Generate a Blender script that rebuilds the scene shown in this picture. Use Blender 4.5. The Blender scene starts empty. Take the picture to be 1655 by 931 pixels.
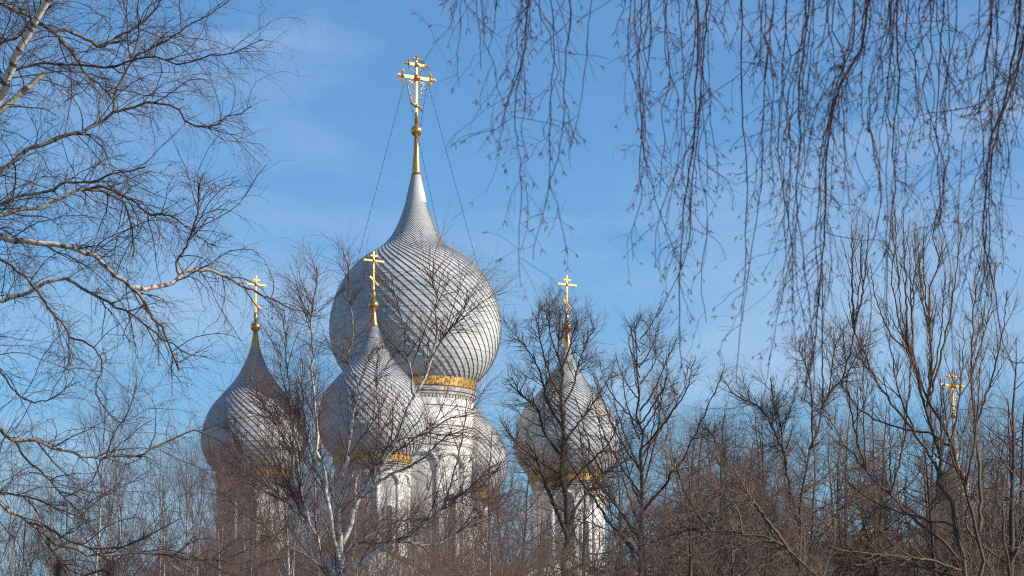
import bpy, math, random
import numpy as np
from mathutils import Vector, Matrix

# ------------------------------------------------------------------ camera, sky, sun, exposure
F = 5225.0                       # focal length in photo pixels (photo 1655 x 931)
PITCH = math.radians(9.0)
CAM = np.array([0.0, 0.0, 1.6])
scene = bpy.context.scene
cd = bpy.data.cameras.new('camera'); cam = bpy.data.objects.new('camera', cd)
scene.collection.objects.link(cam); scene.camera = cam
cam.location = CAM; cam.rotation_euler = (math.pi / 2 + PITCH, 0, 0)
cd.sensor_fit = 'HORIZONTAL'; cd.sensor_width = 36.0
cd.lens = 36.0 * F / 1655.0
cd.clip_start = 0.1; cd.clip_end = 6000.0
cd.dof.use_dof = True; cd.dof.focus_distance = 120.0; cd.dof.aperture_fstop = 18.0

SUN_AZ, SUN_EL = math.radians(105.0), math.radians(28.0)
sun_dir = Vector((math.sin(SUN_AZ) * math.cos(SUN_EL), math.cos(SUN_AZ) * math.cos(SUN_EL), math.sin(SUN_EL)))
world = bpy.data.worlds.new('World'); scene.world = world; world.use_nodes = True
wn, wl = world.node_tree.nodes, world.node_tree.links
bg = wn['Background']; bg.inputs['Strength'].default_value = 0.105
sky = wn.new('ShaderNodeTexSky'); sky.sky_type = 'NISHITA'; sky.sun_disc = False
sky.sun_elevation = SUN_EL; sky.sun_rotation = SUN_AZ
sky.altitude = 0.0; sky.air_density = 1.0; sky.dust_density = 0.3; sky.ozone_density = 3.0
# thin cirrus drifting over the whole sky
wtc = wn.new('ShaderNodeTexCoord'); wmp = wn.new('ShaderNodeMapping')
wmp.inputs['Location'].default_value = (8.5, 15.5, 11.5); wmp.inputs['Rotation'].default_value = (0, math.radians(24), 0); wmp.inputs['Scale'].default_value = (2.6, 2.6, 13.0)
wnz = wn.new('ShaderNodeTexNoise'); wnz.inputs['Scale'].default_value = 1.7; wnz.inputs['Detail'].default_value = 5.0
wnz.inputs['Roughness'].default_value = 0.55; wnz.inputs['Distortion'].default_value = 0.5
wrp = wn.new('ShaderNodeMapRange'); wrp.inputs[1].default_value = 0.48; wrp.inputs[2].default_value = 0.85
wrp.inputs[3].default_value = 0.0; wrp.inputs[4].default_value = 0.45
wtint = wn.new('ShaderNodeMix'); wtint.data_type = 'RGBA'; wtint.blend_type = 'MULTIPLY'
wtint.inputs[0].default_value = 1.0; wtint.inputs[7].default_value = (0.58, 0.85, 1.07, 1)
wmx = wn.new('ShaderNodeMix'); wmx.data_type = 'RGBA'; wmx.inputs[7].default_value = (5.4, 6.0, 7.2, 1)
wl.new(wtc.outputs['Generated'], wmp.inputs['Vector']); wl.new(wmp.outputs[0], wnz.inputs['Vector'])
wl.new(wnz.outputs['Fac'], wrp.inputs[0]); wl.new(wrp.outputs[0], wmx.inputs[0])
wl.new(sky.outputs[0], wtint.inputs[6]); wl.new(wtint.outputs[2], wmx.inputs[6]); wl.new(wmx.outputs[2], bg.inputs['Color'])

sl = bpy.data.lights.new('sun', 'SUN'); sl.energy = 5.0; sl.angle = math.radians(0.53); sl.color = (1.0, 0.93, 0.82)
sun = bpy.data.objects.new('sun', sl); scene.collection.objects.link(sun)
sun.rotation_euler = (-sun_dir).to_track_quat('-Z', 'Y').to_euler(); sun.location = (60, -40, 80)
scene.render.engine = 'CYCLES'; scene.cycles.use_denoising = False; scene.cycles.filter_width = 1.15; scene.cycles.max_bounces = 6
vs = scene.view_settings
vs.view_transform = 'Standard'; vs.look = 'None'; vs.gamma = 1.0; vs.use_curve_mapping = False; vs.exposure = 0.38

# ------------------------------------------------------------------ helpers
rng = np.random.default_rng(7)
COL = scene.collection
CP, SP = math.cos(PITCH), math.sin(PITCH)
def at(px, py, Y):
    """world point seen at photo pixel (px, py) standing Y metres away"""
    dx, dz = (px - 827.5) / F, (465.5 - py) / F
    v = np.array([dx, CP - dz * SP, SP + dz * CP]); return CAM + v * (Y / v[1])
def depth(p): return (p[1] - CAM[1]) * CP + (p[2] - CAM[2]) * SP
def mpp(p): return depth(p) / F               # metres per photo pixel at p

def mesh_obj(name, me, mat, parent=None, loc=(0, 0, 0)):
    o = bpy.data.objects.new(name, me); COL.objects.link(o)
    if mat is not None and len(me.materials) == 0: me.materials.append(mat)
    o.parent = parent; o.location = loc
    return o
def thing(name, label, cat, loc=(0, 0, 0), group=None):
    o = bpy.data.objects.new(name, None); COL.objects.link(o); o.location = loc
    o.empty_display_size = 0.3
    o['label'] = label; o['category'] = cat
    if group: o['group'] = group
    return o

class MB:
    """collects polygons"""
    def __init__(s): s.v = []; s.f = []; s.n = 0
    def add(s, verts, faces):
        s.v.extend([tuple(map(float, p)) for p in verts]); s.f.extend([tuple(i + s.n for i in f) for f in faces]); s.n += len(verts); return s
    def box(s, c, size, M=None, taper=1.0):
        x, y, z = [k / 2 for k in size]; P = []
        for dz in (-1, 1):
            k = 1.0 if dz < 0 else taper
            for dx, dy in ((-1, -1), (1, -1), (1, 1), (-1, 1)):
                p = Vector((dx * x * k, dy * y * k, dz * z))
                if M is not None: p = M @ p
                P.append(p + Vector(c))
        return s.add(P, [(3, 2, 1, 0), (4, 5, 6, 7), (0, 1, 5, 4), (1, 2, 6, 5), (2, 3, 7, 6), (3, 0, 4, 7)])
    def lathe(s, prof, n=32, c=(0, 0, 0), caps=True):
        P = []; Fc = []
        for r, z in prof:
            for k in range(n):
                a = 2 * math.pi * k / n; P.append((c[0] + r * math.cos(a), c[1] + r * math.sin(a), c[2] + z))
        for j in range(len(prof) - 1):
            for k in range(n):
                k2 = (k + 1) % n; Fc.append((j * n + k, j * n + k2, (j + 1) * n + k2, (j + 1) * n + k))
        if caps:
            Fc.append(tuple(range(n - 1, -1, -1))); Fc.append(tuple((len(prof) - 1) * n + k for k in range(n)))
        return s.add(P, Fc)
    def prism(s, poly, thick, M):
        """poly in local x,z extruded over local y by +-thick/2, placed by matrix M"""
        n = len(poly); P = [M @ Vector((x, -thick / 2, z)) for x, z in poly] + [M @ Vector((x, thick / 2, z)) for x, z in poly]
        return s.add(P, [tuple(range(n)), tuple(range(2 * n - 1, n - 1, -1))] + [(i, i + n, (i + 1) % n + n, (i + 1) % n) for i in range(n)])
    def tube(s, pts, rad, n=6):
        pts = [Vector(p) for p in pts]
        if not hasattr(rad, '__len__'): rad = [rad] * len(pts)
        P = []; Fc = []; ref = None
        for i, p in enumerate(pts):
            t = (pts[min(i + 1, len(pts) - 1)] - pts[max(i - 1, 0)]).normalized()
            if ref is None: ref = t.orthogonal().normalized()
            u = (ref - t * ref.dot(t)).normalized(); w = t.cross(u); ref = u
            for k in range(n):
                a = 2 * math.pi * k / n; P.append(p + (u * math.cos(a) + w * math.sin(a)) * rad[i])
        for j in range(len(pts) - 1):
            for k in range(n):
                k2 = (k + 1) % n; Fc.append((j * n + k, j * n + k2, (j + 1) * n + k2, (j + 1) * n + k))
        Fc.append(tuple(range(n - 1, -1, -1))); Fc.append(tuple((len(pts) - 1) * n + k for k in range(n)))
        return s.add(P, Fc)
    def mesh(s, name, smooth=False):
        me = bpy.data.meshes.new(name); me.from_pydata(s.v, [], s.f)
        if smooth: me.polygons.foreach_set('use_smooth', [True] * len(s.f))
        me.update(); return me
    def build(s, name, mat, parent=None, loc=(0, 0, 0), smooth=False):
        return mesh_obj(name, s.mesh(name, smooth), mat, parent, loc)

# ------------------------------------------------------------------ materials
def new_mat(name):
    m = bpy.data.materials.new(name); m.use_nodes = True
    return m, m.node_tree.nodes, m.node_tree.links, m.node_tree.nodes['Principled BSDF']
def noise_mat(name, c1, c2, scale=3.0, rough=0.7, metal=0.0, bump=0.0, detail=4.0, stretch=(1, 1, 1), lo=0.35, hi=0.65, spec=0.3):
    m, N, L, b = new_mat(name)
    tc = N.new('ShaderNodeTexCoord'); mp = N.new('ShaderNodeMapping'); mp.inputs['Scale'].default_value = stretch
    nz = N.new('ShaderNodeTexNoise'); nz.inputs['Scale'].default_value = scale; nz.inputs['Detail'].default_value = detail
    r = N.new('ShaderNodeValToRGB'); r.color_ramp.elements[0].position = lo; r.color_ramp.elements[1].position = hi
    r.color_ramp.elements[0].color = (*c1, 1); r.color_ramp.elements[1].color = (*c2, 1)
    L.new(tc.outputs['Object'], mp.inputs[0]); L.new(mp.outputs[0], nz.inputs['Vector']); L.new(nz.outputs['Fac'], r.inputs[0])
    L.new(r.outputs[0], b.inputs['Base Color'])
    b.inputs['Roughness'].default_value = rough; b.inputs['Metallic'].default_value = metal
    b.inputs['Specular IOR Level'].default_value = spec
    if bump:
        bp = N.new('ShaderNodeBump'); bp.inputs['Strength'].default_value = bump; bp.inputs['Distance'].default_value = 0.05
        L.new(nz.outputs['Fac'], bp.inputs['Height']); L.new(bp.outputs[0], b.inputs['Normal'])
    return m
def bark_mat(name, thin, thick, mark, r0, r1, spec=0.2, marks=0.5, rough=0.75, ms=9.0):
    """colour goes from the thin-shoot colour to the bark colour with the wood's own radius"""
    m, N, L, b = new_mat(name)
    a = N.new('ShaderNodeAttribute'); a.attribute_name = 'rad'
    ln = N.new('ShaderNodeAttribute'); ln.attribute_name = 'run'
    tc = N.new('ShaderNodeTexCoord'); nz = N.new('ShaderNodeTexNoise'); nz.inputs['Scale'].default_value = 5.0; nz.inputs['Detail'].default_value = 6.0
    mr = N.new('ShaderNodeMapRange'); mr.inputs[1].default_value = r0; mr.inputs[2].default_value = r1
    add = N.new('ShaderNodeMath'); add.operation = 'ADD'; sub = N.new('ShaderNodeMath'); sub.operation = 'MULTIPLY_ADD'
    sub.inputs[1].default_value = 0.9; sub.inputs[2].default_value = -0.45
    L.new(tc.outputs['Object'], nz.inputs['Vector']); L.new(a.outputs['Fac'], mr.inputs[0]); L.new(nz.outputs['Fac'], sub.inputs[0])
    L.new(mr.outputs[0], add.inputs[0]); L.new(sub.outputs[0], add.inputs[1]); add.use_clamp = True
    mix = N.new('ShaderNodeMix'); mix.data_type = 'RGBA'; mix.inputs[6].default_value = (*thin, 1); mix.inputs[7].default_value = (*thick, 1)
    L.new(add.outputs[0], mix.inputs[0])
    # dark bands and scars round the stem
    cmb = N.new('ShaderNodeCombineXYZ'); L.new(ln.outputs['Fac'], cmb.inputs[0])
    n2 = N.new('ShaderNodeTexNoise'); n2.inputs['Scale'].default_value = ms; n2.inputs['Detail'].default_value = 3.0
    vm = N.new('ShaderNodeVectorMath'); vm.operation = 'ADD'
    sc = N.new('ShaderNodeVectorMath'); sc.operation = 'SCALE'; sc.inputs['Scale'].default_value = 0.35
    L.new(tc.outputs['Object'], sc.inputs[0]); L.new(sc.outputs[0], vm.inputs[0]); L.new(cmb.outputs[0], vm.inputs[1]); L.new(vm.outputs[0], n2.inputs['Vector'])
    r2 = N.new('ShaderNodeMapRange'); r2.inputs[1].default_value = 0.54; r2.inputs[2].default_value = 0.60; r2.inputs[3].default_value = 0.0; r2.inputs[4].default_value = marks
    L.new(n2.outputs['Fac'], r2.inputs[0])
    mix2 = N.new('ShaderNodeMix'); mix2.data_type = 'RGBA'; mix2.inputs[7].default_value = (*mark, 1)
    L.new(mix.outputs[2], mix2.inputs[6]); L.new(r2.outputs[0], mix2.inputs[0])
    L.new(mix2.outputs[2], b.inputs['Base Color'])
    b.inputs['Roughness'].default_value = rough; b.inputs['Specular IOR Level'].default_value = spec
    return m

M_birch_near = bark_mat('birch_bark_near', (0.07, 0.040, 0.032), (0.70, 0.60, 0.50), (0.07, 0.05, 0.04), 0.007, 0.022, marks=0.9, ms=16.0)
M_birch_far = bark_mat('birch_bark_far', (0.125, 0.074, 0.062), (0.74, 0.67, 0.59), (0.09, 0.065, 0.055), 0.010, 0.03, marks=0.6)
M_linden = bark_mat('linden_bark', (0.095, 0.06, 0.046), (0.06, 0.048, 0.04), (0.02, 0.017, 0.015), 0.01, 0.06, marks=0.5)
M_brown = bark_mat('brown_bark', (0.185, 0.125, 0.096), (0.075, 0.058, 0.047), (0.03, 0.024, 0.02), 0.01, 0.06, marks=0.4)
M_twiggy = bark_mat('young_bark', (0.17, 0.112, 0.095), (0.34, 0.28, 0.24), (0.04, 0.03, 0.026), 0.01, 0.05, marks=0.4)
M_ash = bark_mat('ash_bark', (0.13, 0.09, 0.065), (0.08, 0.065, 0.052), (0.26, 0.13, 0.05), 0.012, 0.06, marks=0.35)
M_hang = bark_mat('hanging_birch_bark', (0.050, 0.026, 0.032), (0.026, 0.016, 0.020), (0.02, 0.014, 0.014), 0.001, 0.006, marks=0.3)
M_catkin = noise_mat('catkin', (0.05, 0.022, 0.018), (0.15, 0.055, 0.04), 60, 0.85)
M_shingle = None
def shingle_mat():
    m, N, L, b = new_mat('silver_shingle')
    tc = N.new('ShaderNodeTexCoord'); nz = N.new('ShaderNodeTexNoise'); nz.inputs['Scale'].default_value = 0.42; nz.inputs['Detail'].default_value = 7.0
    n2 = N.new('ShaderNodeTexNoise'); n2.inputs['Scale'].default_value = 7.0; n2.inputs['Detail'].default_value = 3.0
    geo = N.new('ShaderNodeNewGeometry')
    r = N.new('ShaderNodeValToRGB'); e = r.color_ramp.elements
    e[0].position = 0.3; e[0].color = (0.355, 0.365, 0.375, 1); e[1].position = 0.72; e[1].color = (0.58, 0.545, 0.50, 1)
    k = e.new(0.55); k.color = (0.475, 0.475, 0.47, 1)
    L.new(geo.outputs['Position'], nz.inputs['Vector']); L.new(geo.outputs['Position'], n2.inputs['Vector'])
    rnd = N.new('ShaderNodeMath'); rnd.operation = 'MULTIPLY_ADD'; rnd.inputs[1].default_value = 0.22; L.new(n2.outputs['Fac'], rnd.inputs[0])
    s2 = N.new('ShaderNodeMath'); s2.operation = 'ADD'; s2.inputs[1].default_value = -0.11; L.new(nz.outputs['Fac'], s2.inputs[0]); L.new(s2.outputs[0], rnd.inputs[2])
    L.new(rnd.outputs[0], r.inputs[0])
    # each sheet has weathered a little differently
    at_ = N.new('ShaderNodeAttribute'); at_.attribute_name = 'tone'
    mr = N.new('ShaderNodeMapRange'); mr.inputs[3].default_value = 0.90; mr.inputs[4].default_value = 1.05
    L.new(at_.outputs['Fac'], mr.inputs[0])
    mul = N.new('ShaderNodeMix'); mul.data_type = 'RGBA'; mul.blend_type = 'MULTIPLY'; mul.inputs[0].default_value = 1.0
    L.new(r.outputs[0], mul.inputs[6]); L.new(mr.outputs[0], mul.inputs[7]); L.new(mul.outputs[2], b.inputs['Base Color'])
    b.inputs['Metallic'].default_value = 0.0; b.inputs['Roughness'].default_value = 0.6; b.inputs['Specular IOR Level'].default_value = 0.25
    return m
M_shingle = shingle_mat()
M_under = noise_mat('dome_underlay', (0.05, 0.05, 0.05), (0.09, 0.088, 0.085), 4, 0.9)
M_gold = noise_mat('gilding', (0.64, 0.33, 0.10), (0.80, 0.46, 0.17), 6, 0.32, 0.85)
M_goldband = noise_mat('worn_gilding', (0.13, 0.08, 0.035), (0.56, 0.33, 0.085), 9.0, 0.5, 0.4, stretch=(1, 1, 0.5), lo=0.38, hi=0.58, bump=0.8)
M_wall = noise_mat('whitewash', (0.50, 0.465, 0.42), (0.78, 0.755, 0.715), 0.8, 0.9, detail=10, bump=0.25, spec=0.1, stretch=(1, 1, 0.45), lo=0.28, hi=0.52)
M_trimstone = noise_mat('weathered_cornice', (0.26, 0.235, 0.22), (0.50, 0.47, 0.44), 3.0, 0.9, detail=6)
M_iron = noise_mat('dark_iron', (0.015, 0.014, 0.014), (0.03, 0.028, 0.026), 8, 0.55, 0.2)
M_hoop = noise_mat('rusty_hoop', (0.22, 0.17, 0.14), (0.34, 0.28, 0.24), 2, 0.8)
M_pane = noise_mat('window_pane', (0.06, 0.065, 0.07), (0.13, 0.135, 0.14), 3, 0.2, spec=0.5)
M_roof = noise_mat('green_grey_roof', (0.10, 0.125, 0.11), (0.19, 0.21, 0.19), 1.5, 0.55, 0.2)
M_lantern = noise_mat('lantern_glass', (0.03, 0.03, 0.028), (0.05, 0.05, 0.047), 5, 0.3)
M_ground = noise_mat('park_ground', (0.06, 0.055, 0.035), (0.16, 0.13, 0.085), 0.25, 0.95, detail=9, bump=0.4)
M_path = noise_mat('asphalt_path', (0.045, 0.045, 0.047), (0.065, 0.064, 0.062), 4.0, 0.9, detail=7)

# ------------------------------------------------------------------ ground
g = MB(); NG = 24
gx = np.linspace(-900, 900, NG + 1); gy = np.linspace(-500, 2200, NG + 1)
g.add([(x, y, 0.0) for y in gy for x in gx], [(j * (NG + 1) + i, j * (NG + 1) + i + 1, (j + 1) * (NG + 1) + i + 1, (j + 1) * (NG + 1) + i) for j in range(NG) for i in range(NG)])
o = g.build('ground', M_ground); o['kind'] = 'structure'
g = MB(); g.add([(-60, 30, .004), (60, 44, .004), (60, 47.5, .004), (-60, 33.5, .004)], [(0, 1, 2, 3)])
o = g.build('path', M_path); o['kind'] = 'structure'

# ------------------------------------------------------------------ the cathedral
AX = at(671, 620, 200.0)                       # axis of the main dome
cath = thing('cathedral', 'white cathedral with large silver onion dome and smaller domes around it', 'cathedral', (AX[0], AX[1], 0))
YAW = math.radians(35.0)
CROSS_M = Matrix.Rotation(YAW, 4, 'Z')

def resample(prof, n):
    p = np.array(prof, float); s = np.r_[0, np.cumsum(np.hypot(*np.diff(p, axis=0).T))]
    # smooth monotone interpolation (Catmull-Rom on arc length)
    t = np.linspace(0, s[-1], n); out = []
    for x in t:
        i = min(max(np.searchsorted(s, x) - 1, 0), len(p) - 2); h = s[i + 1] - s[i]; u = (x - s[i]) / h
        def tan(k):
            a, b = max(k - 1, 0), min(k + 1, len(p) - 1); return (p[b] - p[a]) / (s[b] - s[a])
        m0, m1 = tan(i) * h, tan(i + 1) * h
        out.append((2 * u**3 - 3 * u**2 + 1) * p[i] + (u**3 - 2 * u**2 + u) * m0 + (-2 * u**3 + 3 * u**2) * p[i + 1] + (u**3 - u**2) * m1)
    return np.array(out)

def onion(loc, prof_px, row0, sc_px, zrow, N, dv, n_parts, core_name='dome'):
    """prof_px: (radius px, row) from the top collar down. Builds the core and its spiral shingles."""
    base = zrow(row0)
    fine = resample([(r * sc_px, zrow(row) - base) for r, row in prof_px], 400)
    R, Z = fine[:, 0], fine[:, 1]
    core = MB().lathe([(max(r - 0.03, 0.02), z) for r, z in zip(R[::8], Z[::8])], 64).build(core_name, M_under, cath, (loc[0], loc[1], base), smooth=True)
    ds = np.r_[0, np.hypot(np.diff(R), np.diff(Z))]; S = np.cumsum(ds); TH = np.cumsum(ds / R)   # 45 degree spiral
    nr = np.gradient(Z, S); nz = -np.gradient(R, S)        # outward normal of the profile (Z falls as S grows)
    nR, nZ = -nr, -nz
    edges = np.interp(np.arange(0, TH[-1], dv), TH, S); edges = np.r_[edges[:-1], S[-1]]
    def surf(s, th, h):
        r = np.interp(s, S, R) + np.interp(s, S, nR) * h; z = np.interp(s, S, Z) + np.interp(s, S, nZ) * h
        a = np.interp(s, S, TH) + th; return (r * math.cos(a), r * math.sin(a), z)
    W = 2 * math.pi / N; tiles = []; lr = np.random.default_rng(N)
    for j in range(len(edges) - 1):
        s0, s1 = edges[j], edges[j + 1]; rr = np.interp((s0 + s1) / 2, S, R)
        rel_r = rr / R.max(); H = (0.085 + .13 * (1 - rel_r)) * W * rr * lr.uniform(.85, 1.15); G = 0.022 * W * rr * lr.uniform(.5, 1.5); ue = .965 - .13 * (1 - rel_r)
        q = [surf(s, u * W, H * (1 - u) + G * t + 0.004) for s, t in ((s0, 0), (s1, 1)) for u in (0, ue / 2, ue)]
        q += [surf(s0, 0, -0.02), surf(s1, 0, -0.02)]                     # left flange
        q += [surf(s1, u * W, H * (1 - u) - 0.02) for u in (0, ue / 2, ue)]   # lower end
        f = [(0, 3, 4, 1), (1, 4, 5, 2), (0, 6, 7, 3), (3, 8, 9, 4), (4, 9, 10, 5)]
        tiles.append((np.array(q), f, rr, (s0 + s1) / 2, rr * W * (s1 - s0)))
    # which shingles show largest from where the photograph was taken
    cand = []
    if n_parts:
        for j, (q, f, rr, sm, area) in enumerate(tiles):
            for i in range(N):
                a = np.interp(sm, S, TH) + (i + .5) * W
                nrm = np.array([math.cos(a) * np.interp(sm, S, nR), math.sin(a) * np.interp(sm, S, nR), np.interp(sm, S, nZ)])
                P = np.array([loc[0] + AX[0] + rr * math.cos(a), loc[1] + AX[1] + rr * math.sin(a), base + np.interp(sm, S, Z)])
                d = CAM - P; d /= np.linalg.norm(d); f_ = float(nrm @ d)
                if f_ > 0.15: cand.append((f_ * area, i, j))
        cand.sort(reverse=True)
    chosen = {(i, j) for _, i, j in cand[:n_parts]}
    meshes = {}; V = []; Fc = []; T = []; n = 0
    for j, (q, f, *_r) in enumerate(tiles):
        for i in range(N):
            tone = float(lr.random())
            if (i, j) in chosen:
                key = (j, int(tone * 3))
                if key not in meshes:
                    me = bpy.data.meshes.new('shingle'); me.from_pydata(q.tolist(), [], f)
                    a = me.attributes.new('tone', 'FLOAT', 'POINT'); a.data.foreach_set('value', [key[1] / 2] * len(q))
                    me.materials.append(M_shingle); meshes[key] = me
                so = mesh_obj('shingle', meshes[key], None, core); so.rotation_euler = (0, 0, i * W)
            else:
                c, s_ = math.cos(i * W), math.sin(i * W)
                V.append(np.c_[q[:, 0] * c - q[:, 1] * s_, q[:, 0] * s_ + q[:, 1] * c, q[:, 2]])
                Fc.extend([tuple(k + n for k in ff) for ff in f]); n += len(q); T.append(np.full(len(q), tone))
    me = bpy.data.meshes.new('shingle_cover'); me.from_pydata(np.concatenate(V).tolist(), [], Fc)
    a = me.attributes.new('tone', 'FLOAT', 'POINT'); a.data.foreach_set('value', np.concatenate(T))
    so = mesh_obj('shingle_cover', me, M_shingle, core); so['kind'] = 'stuff'
    return core, base

def fleuron(mb, c, d, up, L, w, th):
    """diamond leaf pointing along d"""
    d, up = Vector(d), Vector(up); n = d.cross(up).normalized(); c = Vector(c)
    p = [c, c + d * L * .45 + up * w, c + d * L, c + d * L * .45 - up * w]
    m = c + d * L * .45
    mb.add(p + [m + n * th, m - n * th], [(0, 1, 4), (1, 2, 4), (2, 3, 4), (3, 0, 4), (1, 0, 5), (2, 1, 5), (3, 2, 5), (0, 3, 5)])
def ball(mb, c, r, n=12):
    mb.lathe([(max(r * math.sin(t), r * .02), -r * math.cos(t)) for t in np.linspace(0, math.pi, 9)], n, c, caps=False)

def small_cross(parent, loc, k):
    """k = metres per pixel; origin at the top of the gold knob; 66 px tall"""
    root = MB().box((0, 0, 33 * k), (3.0 * k, 2.0 * k, 66 * k), CROSS_M).build('cross', M_gold, parent, loc)
    X = CROSS_M @ Vector((1, 0, 0)); X = Vector(X[:3])
    def bar(z, half, w, slope=0):
        R = CROSS_M @ Matrix.Rotation(slope, 4, 'Y'); MB().box((0, 0, z * k), (2 * half * k, 2.5 * k, w * k), R).build('cross_bar', M_gold, root)
    bar(58, 7, 2.8); bar(50, 19.5, 3.3); bar(17, 10.5, 3.0, math.radians(40))
    m = MB(); ball(m, (0, 0, 50 * k), 3.2 * k); m.build('boss', M_gold, root, smooth=True)
    return root

def ornate_cross(parent, loc, k):
    root = MB().box((0, 0, 48 * k), (4.4 * k, 2.4 * k, 96 * k), CROSS_M, 0.75).build('cross', M_gold, parent, loc)
    X = Vector((CROSS_M @ Vector((1, 0, 0)))[:3]); Zv = Vector((0, 0, 1))
    def bar(z, half, w, tips):
        m = MB(); m.box((0, 0, z * k), (2 * half * k, 2.8 * k, w * k), CROSS_M); m.build('cross_bar', M_gold, root)
        for s in (-1, 1):
            e = X * (s * half * k) + Zv * (z * k); t = MB(); ball(t, e, tips * .62 * k)
            fleuron(t, e + X * s * tips * .3 * k, X * s, Zv, tips * 2.1 * k, tips * .75 * k, 1.4 * k)
            fleuron(t, e + Zv * tips * .3 * k, Zv, X, tips * 2.3 * k, tips * .65 * k, 1.4 * k); fleuron(t, e - Zv * tips * .3 * k, -Zv, X, tips * 2.3 * k, tips * .65 * k, 1.4 * k)
            t.build('finial', M_gold, root)
    bar(66, 27, 5.2, 5.6); bar(88, 15, 4.2, 4.0)
    m = MB(); ball(m, (0, 0, 97 * k), 2.6 * k)
    for d in (X, -X, Zv): fleuron(m, Zv * 97 * k + d * 1.5 * k, d, Zv if d != Zv else X, 8.5 * k, 2.8 * k, 1.3 * k)
    m.build('finial', M_gold, root)
    m = MB(); ball(m, (0, 0, 66 * k), 6.0 * k); m.build('boss', M_gold, root, smooth=True)
    m = MB(); ball(m, (0, 0, 88 * k), 4.6 * k); m.build('boss', M_gold, root, smooth=True)
    m = MB(); ball(m, (0, 0, 19 * k), 3.8 * k); m.build('boss', M_gold, root, smooth=True)
    m = MB()
    for a in np.linspace(0, 2 * math.pi, 13)[:-1]:          # rays round the crossing
        d = X * math.cos(a) + Zv * math.sin(a)
        if abs(math.cos(a)) < .95 and abs(math.sin(a)) < .95: fleuron(m, Zv * 66 * k + d * 5 * k, d, d.cross(X.cross(Zv)), 7 * k, .9 * k, .6 * k)
    m.build('rays', M_gold, root)
    m = MB(); pts = []                                       # crescent foot bar
    for s in (1, -1):
        pts = [X * s * x * k + Zv * (19 + s * -1 * z) * k for x, z in ((0, 0), (4, 1), (8, 3), (11, 7), (12.5, 12))]
        m.tube(pts, [2.6 * k, 2.5 * k, 2.2 * k, 1.4 * k, .4 * k], 8)
    m.build('foot_bar', M_gold, root)
    for s in (-1, 1):                                        # scrolls either side of the shaft
        m = MB()
        for (x0, z0, R_, z1, w) in ((3, 46, 3.2, 53, 9), (3, 43, 2.6, 46, 14.5), (3, 34, 3, 37, 10), (3, 29, 2.6, 30, 8), (3, 56, 2.2, 57, 8), (3, 75, 2.2, 77, 8), (8, 47, 2.3, 56, 13)):
            pts = [X * s * (x0 + (w - x0) * t) * k + Zv * (z0 + (z1 - z0) * t ** 1.5) * k for t in np.linspace(0, 1, 4)]
            c = X * s * w * k + Zv * (z1 + R_) * k
            pts += [c + (X * s * math.sin(a) - Zv * math.cos(a)) * R_ * k * (1 - a / 9) for a in np.linspace(0.4, 5.4, 9)]
            m.tube(pts, 0.5 * k, 5)
            ball(m, c, 1.1 * k, 6)
        m.build('scrollwork', M_gold, root)['kind'] = 'stuff'
    return root

def arch_poly(w, h0, h1, keel=0.0, n=8):
    """half-round topped outline, width w, from h0 to h1"""
    r = w / 2; pts = [(-r, h0), (r, h0)]
    for a in np.linspace(0, math.pi, n * 2 + 1):
        x = r * math.cos(a); z = (h1 - r) + r * math.sin(a)
        if keel: z += keel * max(0, 1 - abs(x) / (r * .45)) ** 1.6
        pts.append((x, z))
    return pts

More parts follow.
